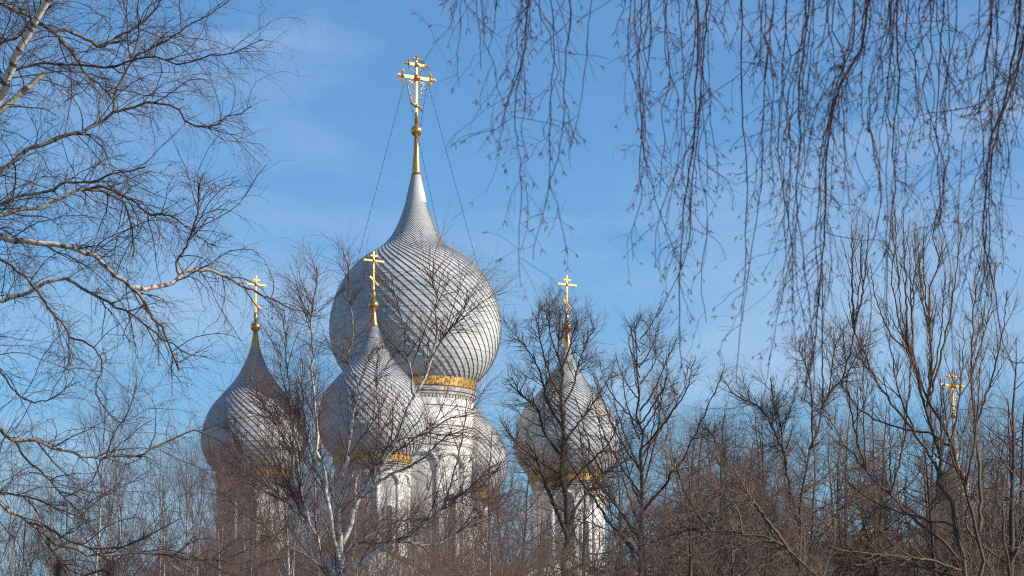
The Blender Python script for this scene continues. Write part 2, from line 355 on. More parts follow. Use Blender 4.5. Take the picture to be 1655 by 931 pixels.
def drum(loc, r, z0, z1, zb0, zb1, rb, n_arch, hoops, k, name='drum'):
    """white drum z0..z1 with gilded band zb0..zb1 of radius rb on top"""
    d = MB().lathe([(r * 1.04, z0 - z1), (r * 1.04, z0 - z1 + .4), (r, z0 - z1 + .45), (r, -0.02), (r * 0.5, 0.0)], 72).build(name, M_wall, cath, (loc[0], loc[1], z1))
    MB().lathe([(rb * .985, zb0 - z1), (rb, zb0 - z1 + .05), (rb, zb1 - z1 - .05), (rb * .985, zb1 - z1), (rb * .7, zb1 - z1 + .02)], 72).build('gilded_band', M_goldband, d, smooth=False)
    # cornice: two rings and a row of little hanging arches under the band
    c = MB().lathe([(r * .99, zb0 - z1 - 13 * k), (r * 1.025, zb0 - z1 - 12 * k), (r * 1.025, zb0 - z1 - 8 * k), (r * 1.05, zb0 - z1 - 7 * k), (r * 1.05, zb0 - z1 - 3 * k), (rb * .985, zb0 - z1 - 2 * k), (rb * .985, zb0 - z1 - .01)], 72)
    c.build('cornice', M_trimstone, d)
    nd = int(2 * math.pi * r / (6 * k)); den = MB().box((0, 0, 0), (3.4 * k, 1.6 * k, 5 * k)).mesh('dentil'); den.materials.append(M_trimstone)
    vis = 0
    for q in range(nd):
        a = 2 * math.pi * q / nd
        if math.sin(a) > 0.35: continue
        t = mesh_obj('dentil', den, None, d, ((r + .5 * k) * math.cos(a), (r + .5 * k) * math.sin(a), zb0 - z1 - 15.2 * k)); t.rotation_euler = (0, 0, a + math.pi / 2)
    for hz in hoops:
        MB().lathe([(r + .002, hz - z1 - .8 * k), (r + .03, hz - z1 - .7 * k), (r + .03, hz - z1 + .7 * k), (r + .002, hz - z1 + .8 * k)], 72, caps=False).build('iron_hoop', M_hoop, d)
    # blind arcade with narrow windows in every second bay
    H = (zb0 - z1) - (z0 - z1) - 20 * k; top = (zb0 - z1) - (20 * k if not hoops else 105 * k); H = top - (z0 - z1)
    W = 2 * math.pi * r / n_arch
    col = MB().tube([(0, 0, 0), (0, 0, H - W * .45)], .09 * W, 8).mesh('colonnette', True); col.materials.append(M_wall)
    am = MB(); pr = [(W * .5 * math.cos(t), W * .5 * math.sin(t)) for t in np.linspace(0, math.pi, 9)]
    am.tube([(x, 0, z) for x, z in pr], .075 * W, 6); am = am.mesh('blind_arch', True); am.materials.append(M_wall)
    wm = MB(); wm.prism(arch_poly(W * .24, 0, H * .5), .06, Matrix.Identity(4)); wm = wm.mesh('window'); wm.materials.append(M_pane)
    fm = MB(); pts = [(x, 0, z) for x, z in arch_poly(W * .36, -.05, H * .5 + .06)]; fm.tube(pts[1:] + [pts[0]], .045 * W, 6); fm = fm.mesh('frame', True); fm.materials.append(M_wall)
    for q in range(n_arch):
        a = 2 * math.pi * (q + .3) / n_arch; rot = (0, 0, a + math.pi / 2); p = lambda dr, z: ((r + dr) * math.cos(a), (r + dr) * math.sin(a), z)
        t = mesh_obj('blind_arch', am, None, d, p(.02, top - W * .5)); t.rotation_euler = rot
        b2 = a + math.pi / n_arch
        mesh_obj('colonnette', col, None, d, ((r + .03) * math.cos(b2), (r + .03) * math.sin(b2), z0 - z1))
        if q % 2 == 0:
            t = mesh_obj('window', wm, None, d, p(.01, z0 - z1 + H * .22)); t.rotation_euler = rot
            t = mesh_obj('window_frame', fm, None, d, p(.05, z0 - z1 + H * .22)); t.rotation_euler = rot
    return d

ROOF_Z = at(745, 935, 190)[2]
def rel(p): return (p[0] - AX[0], p[1] - AX[1], 0)

# main dome ---------------------------------------------------------------
k0 = mpp(AX); zr = lambda row, Y=200.0, px=671: at(px, row, Y)[2]
prof = [(16.8, 327), (21.5, 343), (28, 360), (36, 377), (46, 391), (57, 401), (83, 417.5), (103, 436), (119, 459), (131.5, 488), (137.8, 518), (137.5, 545), (130, 575), (119.5, 595), (107, 610), (97, 619)]
dome, _ = onion((0, 0), prof, 619, k0, zr, 56, 0.066, 300)
MB().lathe([(17.6 * k0, zr(329.5)), (17.2 * k0, zr(326)), (12.5 * k0, zr(305)), (8.2 * k0, zr(287)), (7.4 * k0, zr(283))], 40, caps=False).build('collar', M_shingle, cath, smooth=True)
MB().lathe([(7.3 * k0, zr(284)), (7.0 * k0, zr(278)), (4.6 * k0, zr(245)), (3.0 * k0, zr(219))], 32).build('gilded_spire', M_gold, cath, smooth=True)
m = MB(); ball(m, (0, 0, zr(211.5)), 9.6 * k0, 28); m.build('orb', M_gold, cath, smooth=True)
MB().lathe([(2.9 * k0, zr(204)), (2.4 * k0, zr(190)), (3.3 * k0, zr(188)), (3.3 * k0, zr(184)), (2.4 * k0, zr(182))], 20).build('cross_stem', M_gold, cath, smooth=True)
cz = zr(189.5)
ornate_cross(cath, (0, 0, cz), k0 * 1.0)
X = Vector((math.cos(YAW), math.sin(YAW), 0))
for s, az in ((-1, 165), (-1, 60), (1, -15), (1, 255)):
    a = math.radians(az); A = X * s * 22 * k0 + Vector((0, 0, cz + 62 * k0))
    Bp = Vector((105 * k0 * math.cos(a), 105 * k0 * math.sin(a), zr(436)))
    pts = [A.lerp(Bp, t) - Vector((0, 0, math.sin(math.pi * t) * .06)) for t in np.linspace(0, 1, 12)]
    ch = MB().tube(pts, .013, 4).build('chain', M_iron, cath)
    kn = MB()
    for t in np.linspace(.04, .97, 24): ball(kn, A.lerp(Bp, t) - Vector((0, 0, math.sin(math.pi * t) * .06)), .032, 6)
    kn.build('chain_knot', M_iron, ch)['kind'] = 'stuff'
drum((0, 0), 94 * k0, ROOF_Z - 1, zr(625), zr(634), zr(614.5), 99.5 * k0, 12, [zr(664), zr(695), zr(727)], k0)

# the four smaller domes: px, row of the gilded band's top, distance
sm_prof = [(7.6, 0), (13, 16), (22, 37), (36, 60), (55, 82), (70.5, 100), (82, 124), (88.5, 152), (87.5, 172), (79, 192), (70, 205), (64, 211)]
SM = [(602, 737, 190.0, 1.0), (410, 762, 199.0, 1.0), (917, 768, 201.0, 1.03), (741, 797, 210.0, .98)]
for px, row, Y, q in SM:
    P = at(px, row, Y); k = mpp(at(602, 737, 190.0)) * q; L = rel(P); zb = P[2] / 1.0
    zz = lambda rr: zb + (211 - rr) * k * 1.0
    c, base = onion(L[:2], [(r, rr) for r, rr in sm_prof], 211, k, zz, 44, 0.09, 0)
    MB().lathe([(7.9 * k, zb + 209 * k), (7.6 * k, zb + 214 * k), (4.6 * k, zb + 232 * k), (3.4 * k, zb + 239 * k)], 28).build('gilded_spire', M_gold, cath, L, smooth=True)
    m = MB(); ball(m, (0, 0, zb + 247 * k), 8.6 * k, 24); m.build('orb', M_gold, cath, L, smooth=True)
    MB().lathe([(3.4 * k, zb + 254 * k), (2.4 * k, zb + 260 * k), (4 * k, zb + 264 * k), (2.8 * k, zb + 267 * k), (2.0 * k, zb + 272 * k)], 16).build('cross_stem', M_gold, cath, L, smooth=True)
    small_cross(cath, (L[0], L[1], zb + 270 * k), k)
    X = Vector((math.cos(YAW), math.sin(YAW), 0))
    for s, az in ((-1, 165), (-1, 70), (1, -15), (1, 250)):
        a = math.radians(az); A = Vector(L) + X * s * 13 * k + Vector((0, 0, zb + 319 * k)); Bp = Vector(L) + Vector((45 * k * math.cos(a), 45 * k * math.sin(a), zb + 140 * k))
        MB().tube([A, Bp], .008, 3).build('chain', M_iron, cath)
    drum(L, 58 * k, ROOF_Z - 1, zb - 4 * k, zb - 15 * k, zb + 1 * k, 64 * k, 10, [], k * .8)

# body: walls with keel gables, gilded gable edges, pilasters, windows, roof
HU, HV = 13.0, 10.8
def facade(center, direction, half, nb):
    d = Vector(direction).normalized(); n = Vector((d.y, -d.x, 0))
    M = Matrix(((d.x, -n.x, 0, center[0]), (d.y, -n.y, 0, center[1]), (0, 0, 1, 0), (0, 0, 0, 1)))
    w = 2 * half / nb; poly = [(half, 0.0), (-half, 0.0)]
    out = []
    for b in range(nb):
        x0 = -half + (b + .5) * w
        for t in np.linspace(-1, 1, 17):
            x = x0 + t * w * .5; z = ROOF_Z - .2 + 1.1 * math.sqrt(max(0, 1 - (abs(t) * .98) ** 2)) + .75 * max(0, 1 - abs(t) / .5) ** 1.5
            out.append((x, z))
    clean = [out[0]] + [b for a, b in zip(out, out[1:]) if abs(a[0] - b[0]) > 1e-4]
    wall = MB().prism((poly + clean)[::-1], 0.9, M).build('wall', M_wall, cath)
    for b in range(nb):
        seg = out[b * 17:(b + 1) * 17]; t = MB()
        t.tube([M @ Vector((x * 1.0, -.5, z + .05)) for x, z in seg], .11, 6); t.build('gable_edge', M_goldband, wall)
        x0 = -half + (b + .5) * w
        MB().prism([(x + x0, z) for x, z in arch_poly(.9, 5.0, 10.5)], .06, M @ Matrix.Translation((0, -.48, 0))).build('window', M_pane, wall)
        ap = [(x + x0, z) for x, z in arch_poly(1.25, 4.8, 10.75)]
        MB().tube([M @ Vector((x, -.5, z)) for x, z in ap[1:] + [ap[0]]], .12, 6).build('window_frame', M_wall, wall)
    for b in range(nb + 1):
        x0 = -half + b * w; MB().box(tuple(M @ Vector((x0, -.55, (ROOF_Z - .4) / 2))), (.7, .5, ROOF_Z - .4), M.to_3x3().to_4x4()).build('pilaster', M_wall, wall)
u = Vector((math.cos(YAW), math.sin(YAW), 0)); v = Vector((-math.sin(YAW), math.cos(YAW), 0))
facade(-v * HV, u, HU, 4); facade(-u * HU, -v, HV, 3); facade(u * HU, v, HV, 3); facade(v * HV, -u, HU, 4)
m = MB(); pc = [u * a * (HU - .4) + v * b * (HV - .4) + Vector((0, 0, ROOF_Z - .3)) for a, b in ((-1, -1), (1, -1), (1, 1), (-1, 1))]
pt = [u * a * (HU * .45) + v * b * (HV * .3) + Vector((0, 0, ROOF_Z + .9)) for a, b in ((-1, -1), (1, -1), (1, 1), (-1, 1))]
m.add(pc + pt, [(0, 1, 5, 4), (1, 2, 6, 5), (2, 3, 7, 6), (3, 0, 4, 7), (4, 5, 6, 7)]); m.build('roof', M_roof, cath)

# far church of which only the cross and the spire clear the trees ----------
PC = at(1541, 672, 265.0); kc = mpp(PC) * 1.0
ch = thing('church', 'distant church with ornate gold cross and thin spire behind the ash tree', 'church', (PC[0], PC[1], 0))
keep, cath_ = cath, cath
zb = PC[2]
MB().lathe([(34 * kc, zb - 190 * kc), (45 * kc, zb - 170 * kc), (44 * kc, zb - 150 * kc), (32 * kc, zb - 120 * kc), (11 * kc, zb - 84 * kc), (5.5 * kc, zb - 50 * kc), (3.4 * kc, zb - 24 * kc), (2.6 * kc, zb - 6 * kc)], 40).build('dome', M_shingle, ch, smooth=True)
m = MB(); ball(m, (0, 0, zb), 5.2 * kc, 20); m.build('orb', M_gold, ch, smooth=True)
ornate_cross(ch, (0, 0, zb + 4 * kc), kc * .68)
MB().lathe([(31 * kc, 8), (31 * kc, zb - 189 * kc), (37 * kc, zb - 188 * kc), (37 * kc, zb - 184 * kc)], 40).build('drum', M_wall, ch)
MB().box((0, 0, 4.4), (13, 11, 8.8), CROSS_M).build('wall', M_wall, ch)
MB().box((0, 0, 10.0), (13.6, 11.6, 2.4), CROSS_M, .35).build('roof', M_roof, ch)

# ------------------------------------------------------------------ growing wood
def unit(a): return a / np.maximum(np.linalg.norm(a, axis=-1, keepdims=True), 1e-9)
UP = np.array([0, 0, 1.0])
def grow(r, P, D, L, R, S, wander=0.15, trop=0.0, tip=0.35, trop_end=None, kink=0.0):
    """N shoots at once: start P, direction D, length L, radius R, S segments"""
    N = len(P); out = np.empty((N, S + 1, 3)); out[:, 0] = P; d = unit(D)
    te = trop if trop_end is None else trop_end
    for s in range(S):
        f = s / max(S - 1, 1); d = unit(d + r.normal(0, wander, (N, 3)) + UP * (trop + (te - trop) * f))
        out[:, s + 1] = out[:, s] + d * (L / S)[:, None]
    t = np.linspace(0, 1, S + 1)[None]
    return out, R[:, None] * (1 - (1 - tip) * t)
def spawn(r, paths, radii, n, t0=0.15, t1=1.0, ang=45, sd=12, by_len=True, bias=None, ratio=0.6, even=False):
    seg = np.linalg.norm(np.diff(paths, axis=1), axis=2); Ls = seg.sum(1)
    p = Ls / Ls.sum() if by_len else np.full(len(Ls), 1 / len(Ls))
    idx = np.sort(r.choice(len(paths), n, p=p)) if not even else np.repeat(np.arange(len(paths)), max(1, n // len(paths)))
    n = len(idx); t = r.uniform(t0, t1, n) if not even else t0 + (t1 - t0) * ((np.tile(np.arange(n // len(paths)), len(paths)) + r.uniform(0, 1, n)) / (n // len(paths)))
    S = paths.shape[1] - 1; x = t * S; i = np.minimum(x.astype(int), S - 1); f = (x - i)[:, None]
    P = paths[idx, i] * (1 - f) + paths[idx, i + 1] * f; T = unit(paths[idx, i + 1] - paths[idx, i])
    rr = radii[idx, i] * (1 - f[:, 0]) + radii[idx, i + 1] * f[:, 0]
    q = r.normal(0, 1, (n, 3))
    if bias is not None: q = q + np.array(bias)
    q = unit(q - T * (q * T).sum(1, keepdims=True)); a = np.radians(np.clip(r.normal(ang, sd, n), 5, 120))[:, None]
    return P, unit(T * np.cos(a) + q * np.sin(a)), t, rr * ratio, Ls[idx], idx

def wood(name, parts, mat, parent, org, kind=None, extra=None):
    """parts: list of (paths (N,S+1,3), radii (N,S+1), sides) -> one mesh object"""
    Vs, Qs, Rs, Us = [], [], [], []; n0 = 0
    for paths, radii, k in parts:
        N, S1, _ = paths.shape
        T = np.empty_like(paths); T[:, 1:-1] = paths[:, 2:] - paths[:, :-2]; T[:, 0] = paths[:, 1] - paths[:, 0]; T[:, -1] = paths[:, -1] - paths[:, -2]
        T = unit(T); ref = np.where(np.abs(T[:, :1, 2:3]) > .8, np.array([1.0, 0.2, 0]), np.array([0.1, 0.2, 1.0])); ref = np.broadcast_to(ref, T.shape)
        u = unit(ref - T * (ref * T).sum(-1, keepdims=True)); w = np.cross(T, u)
        a = 2 * np.pi * np.arange(k) / k
        V = paths[:, :, None] + (u[:, :, None] * np.cos(a)[None, None, :, None] + w[:, :, None] * np.sin(a)[None, None, :, None]) * radii[:, :, None, None]
        Vs.append((V - np.array(org)).reshape(-1, 3)); Rs.append(np.repeat(radii.reshape(-1), k))
        run = np.c_[np.zeros(N), np.cumsum(np.linalg.norm(np.diff(paths, axis=1), axis=2), 1)] + np.arange(N)[:, None] * 3.7
        Us.append(np.repeat(run.reshape(-1), k))
        base = n0 + (np.arange(N)[:, None, None] * S1 + np.arange(S1 - 1)[None, :, None]) * k
        kk = np.arange(k)[None, None]; k2 = (kk + 1) % k
        Q = np.stack([base + kk, base + k2, base + k + k2, base + k + kk], -1).reshape(-1, 4); Qs.append(Q); n0 += N * S1 * k
    V = np.concatenate(Vs); Q = np.concatenate(Qs)
    me = bpy.data.meshes.new(name); me.vertices.add(len(V)); me.vertices.foreach_set('co', V.astype(np.float32).ravel())
    me.loops.add(Q.size); me.loops.foreach_set('vertex_index', Q.astype(np.int32).ravel())
    me.polygons.add(len(Q)); me.polygons.foreach_set('loop_start', np.arange(0, Q.size, 4, dtype=np.int32))
    me.polygons.foreach_set('use_smooth', np.ones(len(Q), bool))
    at_ = me.attributes.new('rad', 'FLOAT', 'POINT'); at_.data.foreach_set('value', np.concatenate(Rs).astype(np.float32))
    at_ = me.attributes.new('run', 'FLOAT', 'POINT'); at_.data.foreach_set('value', np.concatenate(Us).astype(np.float32))
    me.update(calc_edges=True)
    o = mesh_obj(name, me, mat, parent)
    if kind: o['kind'] = kind
    return o
def buds(r, paths, n, length, rad, S=2, spread=50, t0=0.3, droop=-0.5):
    """small spindle-shaped buds and catkins along the shoots"""
    P, D, t, rr, _, _ = spawn(r, paths, np.full(paths.shape[:2], 1.0), n, t0, 1.0, spread, 15)
    L = length * r.uniform(.6, 1.3, len(P)); D = unit(D + UP * droop)
    pts = np.stack([P + D * (L * f)[:, None] for f in (0, .3, .7, 1)], 1); R = rad * np.array([.35, 1, .9, .2])[None] * r.uniform(.8, 1.2, (len(P), 1))
    return pts, R
def spline(pts, n):
    """smooth curve through 3-D control points, n segments"""
    p = np.array(pts, float); s = np.r_[0, np.cumsum(np.linalg.norm(np.diff(p, axis=0), axis=1))]; t = np.linspace(0, s[-1], n + 1); out = []
    for x in t:
        i = min(max(np.searchsorted(s, x) - 1, 0), len(p) - 2); h = s[i + 1] - s[i]; q = (x - s[i]) / h
        def tan(k):
            a, b = max(k - 1, 0), min(k + 1, len(p) - 1); return (p[b] - p[a]) / (s[b] - s[a])
        m0, m1 = tan(i) * h, tan(i + 1) * h
        out.append((2 * q**3 - 3 * q**2 + 1) * p[i] + (q**3 - 2 * q**2 + q) * m0 + (-2 * q**3 + 3 * q**2) * p[i + 1] + (q**3 - q**2) * m1)
    return np.array(out)
def traced(limbs, Y0, r, slope=0.45, seg=22, wob=0.0):
    """limbs: list of (pixel points, start width px, end width px, index of parent limb or None).
    Each limb leaves its parent at the parent's own distance and then runs nearer or farther."""
    out = []
    for pts, w0, w1, par in limbs:
        pts = np.array(pts, float)
        if par is None: d0 = Y0
        else:
            pp, pd = out[par][2], out[par][3]; d0 = pd[np.argmin(np.hypot(*(pp - pts[0]).T))]
        run = np.r_[0, np.cumsum(np.hypot(*np.diff(pts, axis=0).T))] * Y0 / F
        sl = r.uniform(-slope, slope) if par is not None else 0.0
        dd = d0 + sl * run
        W = np.array([at(x, y, d) for (x, y), d in zip(pts, dd)])
        c = spline(W, seg)
        if wob: c[1:-1] += r.normal(0, wob * np.linalg.norm(np.diff(c, axis=0), axis=1).sum() / seg, c[1:-1].shape)
        rad = np.linspace(w0, w1, seg + 1) / 2 * Y0 / F
        out.append((c, rad, pts, dd))
    return out
def stack(tr): return np.stack([t[0] for t in tr]), np.stack([t[1] for t in tr])

def dress(r, paths, radii, levels, base_sides=6):
    """grow successive levels of shoots on the given limbs; returns [(paths, radii, sides)] per level"""
    out = []; P_, R_ = paths, radii
    for lv in levels:
        src = lv.get('src', 'prev')
        if src == 'base': sp, sr = paths, radii
        else: sp, sr = P_, R_
        P, D, t, rr, Lp, idx = spawn(r, sp, sr, lv['n'], lv.get('t0', .15), lv.get('t1', 1.0), lv['ang'], lv.get('sd', 12), lv.get('by_len', True), lv.get('bias'), lv.get('ratio', .65), lv.get('even', False))
        L = r.uniform(lv['len'][0], lv['len'][1], len(P)) * (1 - lv.get('fall', .3) * t)
        if 'pull' in lv: D = unit(D + np.array(lv['pull']))
        R = np.minimum(rr, lv['r'] * r.uniform(.75, 1.25, len(P)))
        P_, R_ = grow(r, P, D, L, R, lv['S'], lv.get('wander', .14), lv.get('trop', 0), lv.get('tip', .4), lv.get('trop_end'))
        out.append((P_, R_, lv.get('k', 3)))
    return out

def children_of(o): return list(o.children)
def copy_tree(o, loc, rz, sc, label):
    c = o.copy(); COL.objects.link(c); c.location = loc; c.rotation_euler = (0, 0, rz); c.scale = sc; c['label'] = label
    for ch_ in o.children:
        d = ch_.copy(); COL.objects.link(d); d.parent = c
    return c

# ------------------------------------------------------------------ near birch at the left
r = np.random.default_rng(11)
YA = 25.0
A = [
 ([(-130, 1230), (-132, 900), (-128, 600), (-135, 300), (-128, 0), (-120, -300), (-112, -520)], 52, 20, None),
 ([(-130, 520), (-70, 330), (-15, 195), (5, 140), (30, 85), (50, 45), (72, 10), (95, -40), (120, -110)], 19, 10, 0),
 ([(-130, 330), (-80, 250), (-40, 212), (0, 180), (30, 155), (55, 133), (71, 119)], 15, 9, 0),
 ([(-128, -30), (-60, -20), (-20, -5), (5, 8), (25, 17), (48, 28), (65, 40), (88, 52), (108, 75), (122, 95), (135, 115), (155, 133), (170, 145), (180, 160)], 9, 3, 0),
 ([(88, 52), (105, 48), (120, 55), (145, 65), (162, 75), (190, 60), (220, 43), (250, 15), (275, -25)], 6.5, 2, 3),
 ([(-50, 285), (-10, 145), (20, 118), (55, 104), (90, 103), (150, 109), (185, 108), (212, 95), (235, 93), (265, 97), (305, 104), (340, 90), (380, 80), (425, 63)], 6.5, 1.3, 1),
 ([(212, 95), (220, 75), (225, 50), (222, 20), (228, -20)], 3.5, 1.6, 5),
 ([(183, 180), (183, 157), (200, 125), (212, 97), (240, 80), (280, 60), (310, 38), (345, 20), (375, -5)], 4.5, 1.4, None),
 ([(-130, 420), (-60, 320), (-10, 285), (15, 265), (45, 245), (75, 235), (95, 222), (130, 217), (150, 205), (185, 183), (215, 172), (240, 165), (260, 166), (290, 180), (310, 200), (340, 205), (365, 190), (405, 172)], 11, 1.5, 0),
 ([(-130, 470), (-60, 370), (-10, 338), (20, 320), (55, 315), (80, 310), (100, 295), (130, 295), (155, 293), (175, 283), (205, 277), (235, 270)], 8, 2.5, 0),
 ([(-130, 480), (-60, 372), (-10, 350), (30, 340), (80, 330), (115, 310), (140, 307), (170, 312), (195, 325), (208, 350), (215, 380), (215, 415)], 9.5, 2, 0),
 ([(140, 307), (160, 300), (185, 310), (215, 325), (240, 345), (270, 347), (300, 365), (330, 388), (352, 400)], 4.5, 1.4, 10),
 ([(-130, 400), (-60, 355), (-15, 372), (10, 385), (40, 392), (85, 395), (130, 405), (155, 418), (175, 438), (200, 452), (215, 465), (235, 490), (250, 515), (265, 535), (275, 560), (290, 600)], 14, 2.5, 0),
 ([(215, 465), (250, 465), (280, 455), (300, 440), (325, 435), (350, 440), (385, 458), (420, 475), (440, 485), (470, 497), (510, 512)], 8.5, 1.3, 12),
 ([(290, 446), (285, 425), (300, 400), (313, 365), (320, 340), (322, 295)], 5, 1.8, 13),
 ([(-130, 560), (-60, 500), (-15, 487), (15, 483), (45, 472), (75, 457), (105, 450), (140, 470), (180, 490), (210, 505), (240, 530), (260, 545), (290, 565), (335, 577)], 9.5, 1.5, 0),
 ([(-130, 400), (-60, 395), (-10, 415), (20, 430), (50, 458), (65, 475), (80, 500), (100, 520), (112, 545), (112, 590)], 6, 1.6, 0),
 ([(-130, 680), (-60, 650), (-10, 680), (5, 700), (25, 713), (45, 711), (58, 713), (80, 722), (110, 728), (140, 738), (165, 740), (200, 738), (240, 730), (265, 718), (290, 705), (310, 698), (335, 702), (372, 722)], 8.5, 1.4, 0),
 ([(60, 714), (85, 745), (110, 770), (126, 785)], 3.2, 1.6, 17),
 ([(25, 713), (40, 740), (70, 765), (95, 795), (130, 830), (165, 875)], 4.2, 1.5, 17),
 ([(-130, 830), (-60, 800), (-10, 797), (30, 800), (65, 808), (100, 825), (130, 833), (170, 800), (215, 778), (235, 765)], 4.5, 1.3, 0),
 ([(-130, 790), (-60, 780), (-15, 805), (10, 825), (40, 840), (60, 855), (90, 875), (120, 890), (150, 895), (180, 897), (230, 893), (270, 898), (330, 908), (375, 900), (425, 873)], 8, 1.4, 0),
 ([(40, 840), (80, 855), (115, 875), (150, 886), (190, 885), (220, 875), (260, 855), (295, 838)], 5, 1.4, 21),
 ([(60, 855), (80, 885), (100, 915), (118, 945)], 4, 2, 21),
 ([(165, 740), (150, 775), (140, 785)], 2.4, 1.6, 17),
 ([(170, 741), (185, 700), (205, 670), (222, 620)], 2.6, 1.2, 17),
 ([(-130, 150), (-60, 90), (0, 70), (30, 60), (50, 30), (70, 20), (90, -10)], 6, 2, 0),
 ([(-130, 620), (-50, 560), (0, 600), (30, 640), (60, 650), (90, 640), (120, 610)], 5, 1.4, 0),
 ([(112, 545), (150, 560), (165, 590), (155, 630), (170, 660), (200, 690)], 3.4, 1.2, 16),
]
tr = traced(A, YA, r, .5, 34, .11)
# a limb whose lower end meets another limb follows its distance
base = np.array([tr[0][0][0][0], YA, 0.0]); tr[0][0][0][2] = 0.0
birchA = thing('birch_tree', 'large nearby birch with crooked white limbs reaching in from left edge', 'birch tree', tuple(base))
wood('trunk', [(tr[0][0][None], tr[0][1][None], 12)], M_birch_near, birchA, base)
for t in tr[1:]: wood('limb', [(t[0][None], t[1][None], 8)], M_birch_near, birchA, base)
ps, rs = stack(tr[1:])
lv = dress(r, ps, rs, [
 dict(n=420, ang=52, sd=18, len=(.32, 1.05), r=.0050, S=8, wander=.17, trop=.06, trop_end=-.20, t0=.15, k=4, pull=(.10, 0, .05), fall=.25),
 dict(n=3000, ang=46, sd=16, len=(.14, .5), r=.0025, S=5, wander=.17, trop=.02, trop_end=-.22, k=3),
 dict(n=10500, ang=44, sd=15, len=(.06, .25), r=.0018, S=3, wander=.16, trop=-.04, trop_end=-.22, k=3),
])
lv2 = dress(r, ps, rs, [dict(n=1000, ang=55, sd=15, len=(.12, .45), r=.0024, S=5, wander=.18, trop=-.0, trop_end=-.12, k=3, t0=.3),
                        dict(n=2600, ang=42, sd=14, len=(.06, .22), r=.0018, S=3, wander=.18, trop=-.03, k=3)])
b1 = buds(r, lv[2][0], 2200, .012, .0026); b2 = buds(r, lv[1][0], 700, .016, .003)
wood('twigs', lv + lv2, M_birch_near, birchA, base, 'stuff')
wood('buds', [(b1[0], b1[1], 3), (b2[0], b2[1], 3)], M_catkin, birchA, base, 'stuff')

# ------------------------------------------------------------------ hanging birch shoots at the upper right
r = np.random.default_rng(23)
tb = np.array([5.6, 11.4, 0.0])
weep = thing('birch_tree', 'weeping birch overhead, its catkin-hung shoots dangling across upper right', 'birch tree', tuple(tb))
tp = spline([(5.6, 11.4, 0), (5.55, 11.4, 2.5), (5.65, 11.5, 4.6), (5.6, 11.3, 7.5), (5.7, 11.2, 11)], 20)
wood('trunk', [(tp[None], np.linspace(.16, .05, 21)[None], 12)], M_birch_near, weep, tb)
YS = [9.3, 10.0, 10.7, 11.4, 12.1]; over = []
for Yj in YS:
    z = 1.6 + Yj * .251 + .38
    c = spline([(5.6, 11.4, z - .4), (4.2, .5 * (11.2 + Yj), z + .2), (3.0, .3 * 11.2 + .7 * Yj, z + .35), (2.0, Yj, z + .35), (.9, Yj + .1, z + .25), (-.1, Yj - .1, z + .1), (-.8, Yj, z)], 24); over.append(c)
    wood('limb', [(c[None], np.linspace(.035, .007, 25)[None], 8)], M_hang, weep, tb)
hand = [
 ([(760, 0), (745, 45), (738, 90), (742, 140)], 2.2), ([(765, 0), (730, 35), (700, 70)], 2.0), ([(766, 0), (774, 45), (777, 110)], 2.2), ([(803, 0), (797, 45), (790, 88)], 2.2),
 ([(850, -10), (849, 60), (846, 100), (835, 140), (832, 200), (841, 260), (843, 330), (838, 400), (842, 465)], 3.4),
 ([(925, -10), (922, 30), (913, 100), (912, 180), (903, 250), (888, 295), (880, 340), (866, 385), (862, 420)], 3.6),
 ([(890, -10), (895, 80), (890, 160), (888, 240), (890, 300), (905, 350), (918, 412)], 3.0), ([(940, -10), (950, 60), (944, 130), (932, 200), (920, 240)], 2.6),
 ([(1014, -10), (1015, 90), (1032, 150), (1036, 200), (1048, 240), (1030, 315)], 3.0), ([(1030, -10), (1034, 60), (1036, 180), (1042, 260), (1070, 350), (1100, 430)], 3.0),
 ([(1132, -10), (1128, 80), (1124, 150), (1120, 240), (1110, 290), (1104, 360), (1100, 430), (1098, 520), (1100, 600)], 5.2),
 ([(1140, -10), (1135, 110), (1128, 220), (1118, 300), (1112, 400), (1070, 500), (1062, 510)], 4.0),
 ([(1192, -10), (1200, 150), (1207, 300), (1204, 420), (1196, 540), (1190, 620)], 4.0), ([(1240, -10), (1236, 150), (1230, 300), (1212, 420), (1200, 520)], 3.6),
 ([(1252, -10), (1262, 150), (1258, 250), (1275, 360), (1290, 470), (1310, 570)], 3.4),
 ([(1317, -10), (1302, 55), (1294, 110), (1291, 180), (1293, 240), (1286, 300), (1297, 400), (1308, 500), (1318, 600), (1312, 660)], 5.0),
 ([(1412, -10), (1397, 55), (1390, 85), (1362, 130), (1344, 190), (1336, 260), (1334, 360), (1326, 450), (1318, 540), (1300, 650)], 6.0),
 ([(1390, -10), (1380, 60), (1360, 120), (1342, 180), (1330, 260), (1318, 380), (1322, 470), (1300, 560)], 4.5),
 ([(1452, -10), (1450, 60), (1452, 150), (1442, 230), (1446, 300), (1438, 380), (1432, 500), (1436, 560), (1452, 600)], 4.6),
 ([(1517, -10), (1518, 120), (1514, 220), (1526, 270), (1520, 330), (1490, 400), (1480, 470)], 4.0),
 ([(1605, -10), (1612, 50), (1608, 110), (1604, 170), (1600, 260), (1604, 330)], 4.0),
 ([(1672, -10), (1645, 50), (1632, 120), (1620, 180), (1602, 220), (1595, 300), (1590, 390), (1604, 440), (1618, 540), (1640, 600)], 6.4),
 ([(1600, 160), (1570, 172), (1530, 180), (1500, 182)], 2.6), ([(1660, 40), (1640, 130), (1612, 210), (1600, 290), (1598, 400), (1580, 500)], 4.8),
]
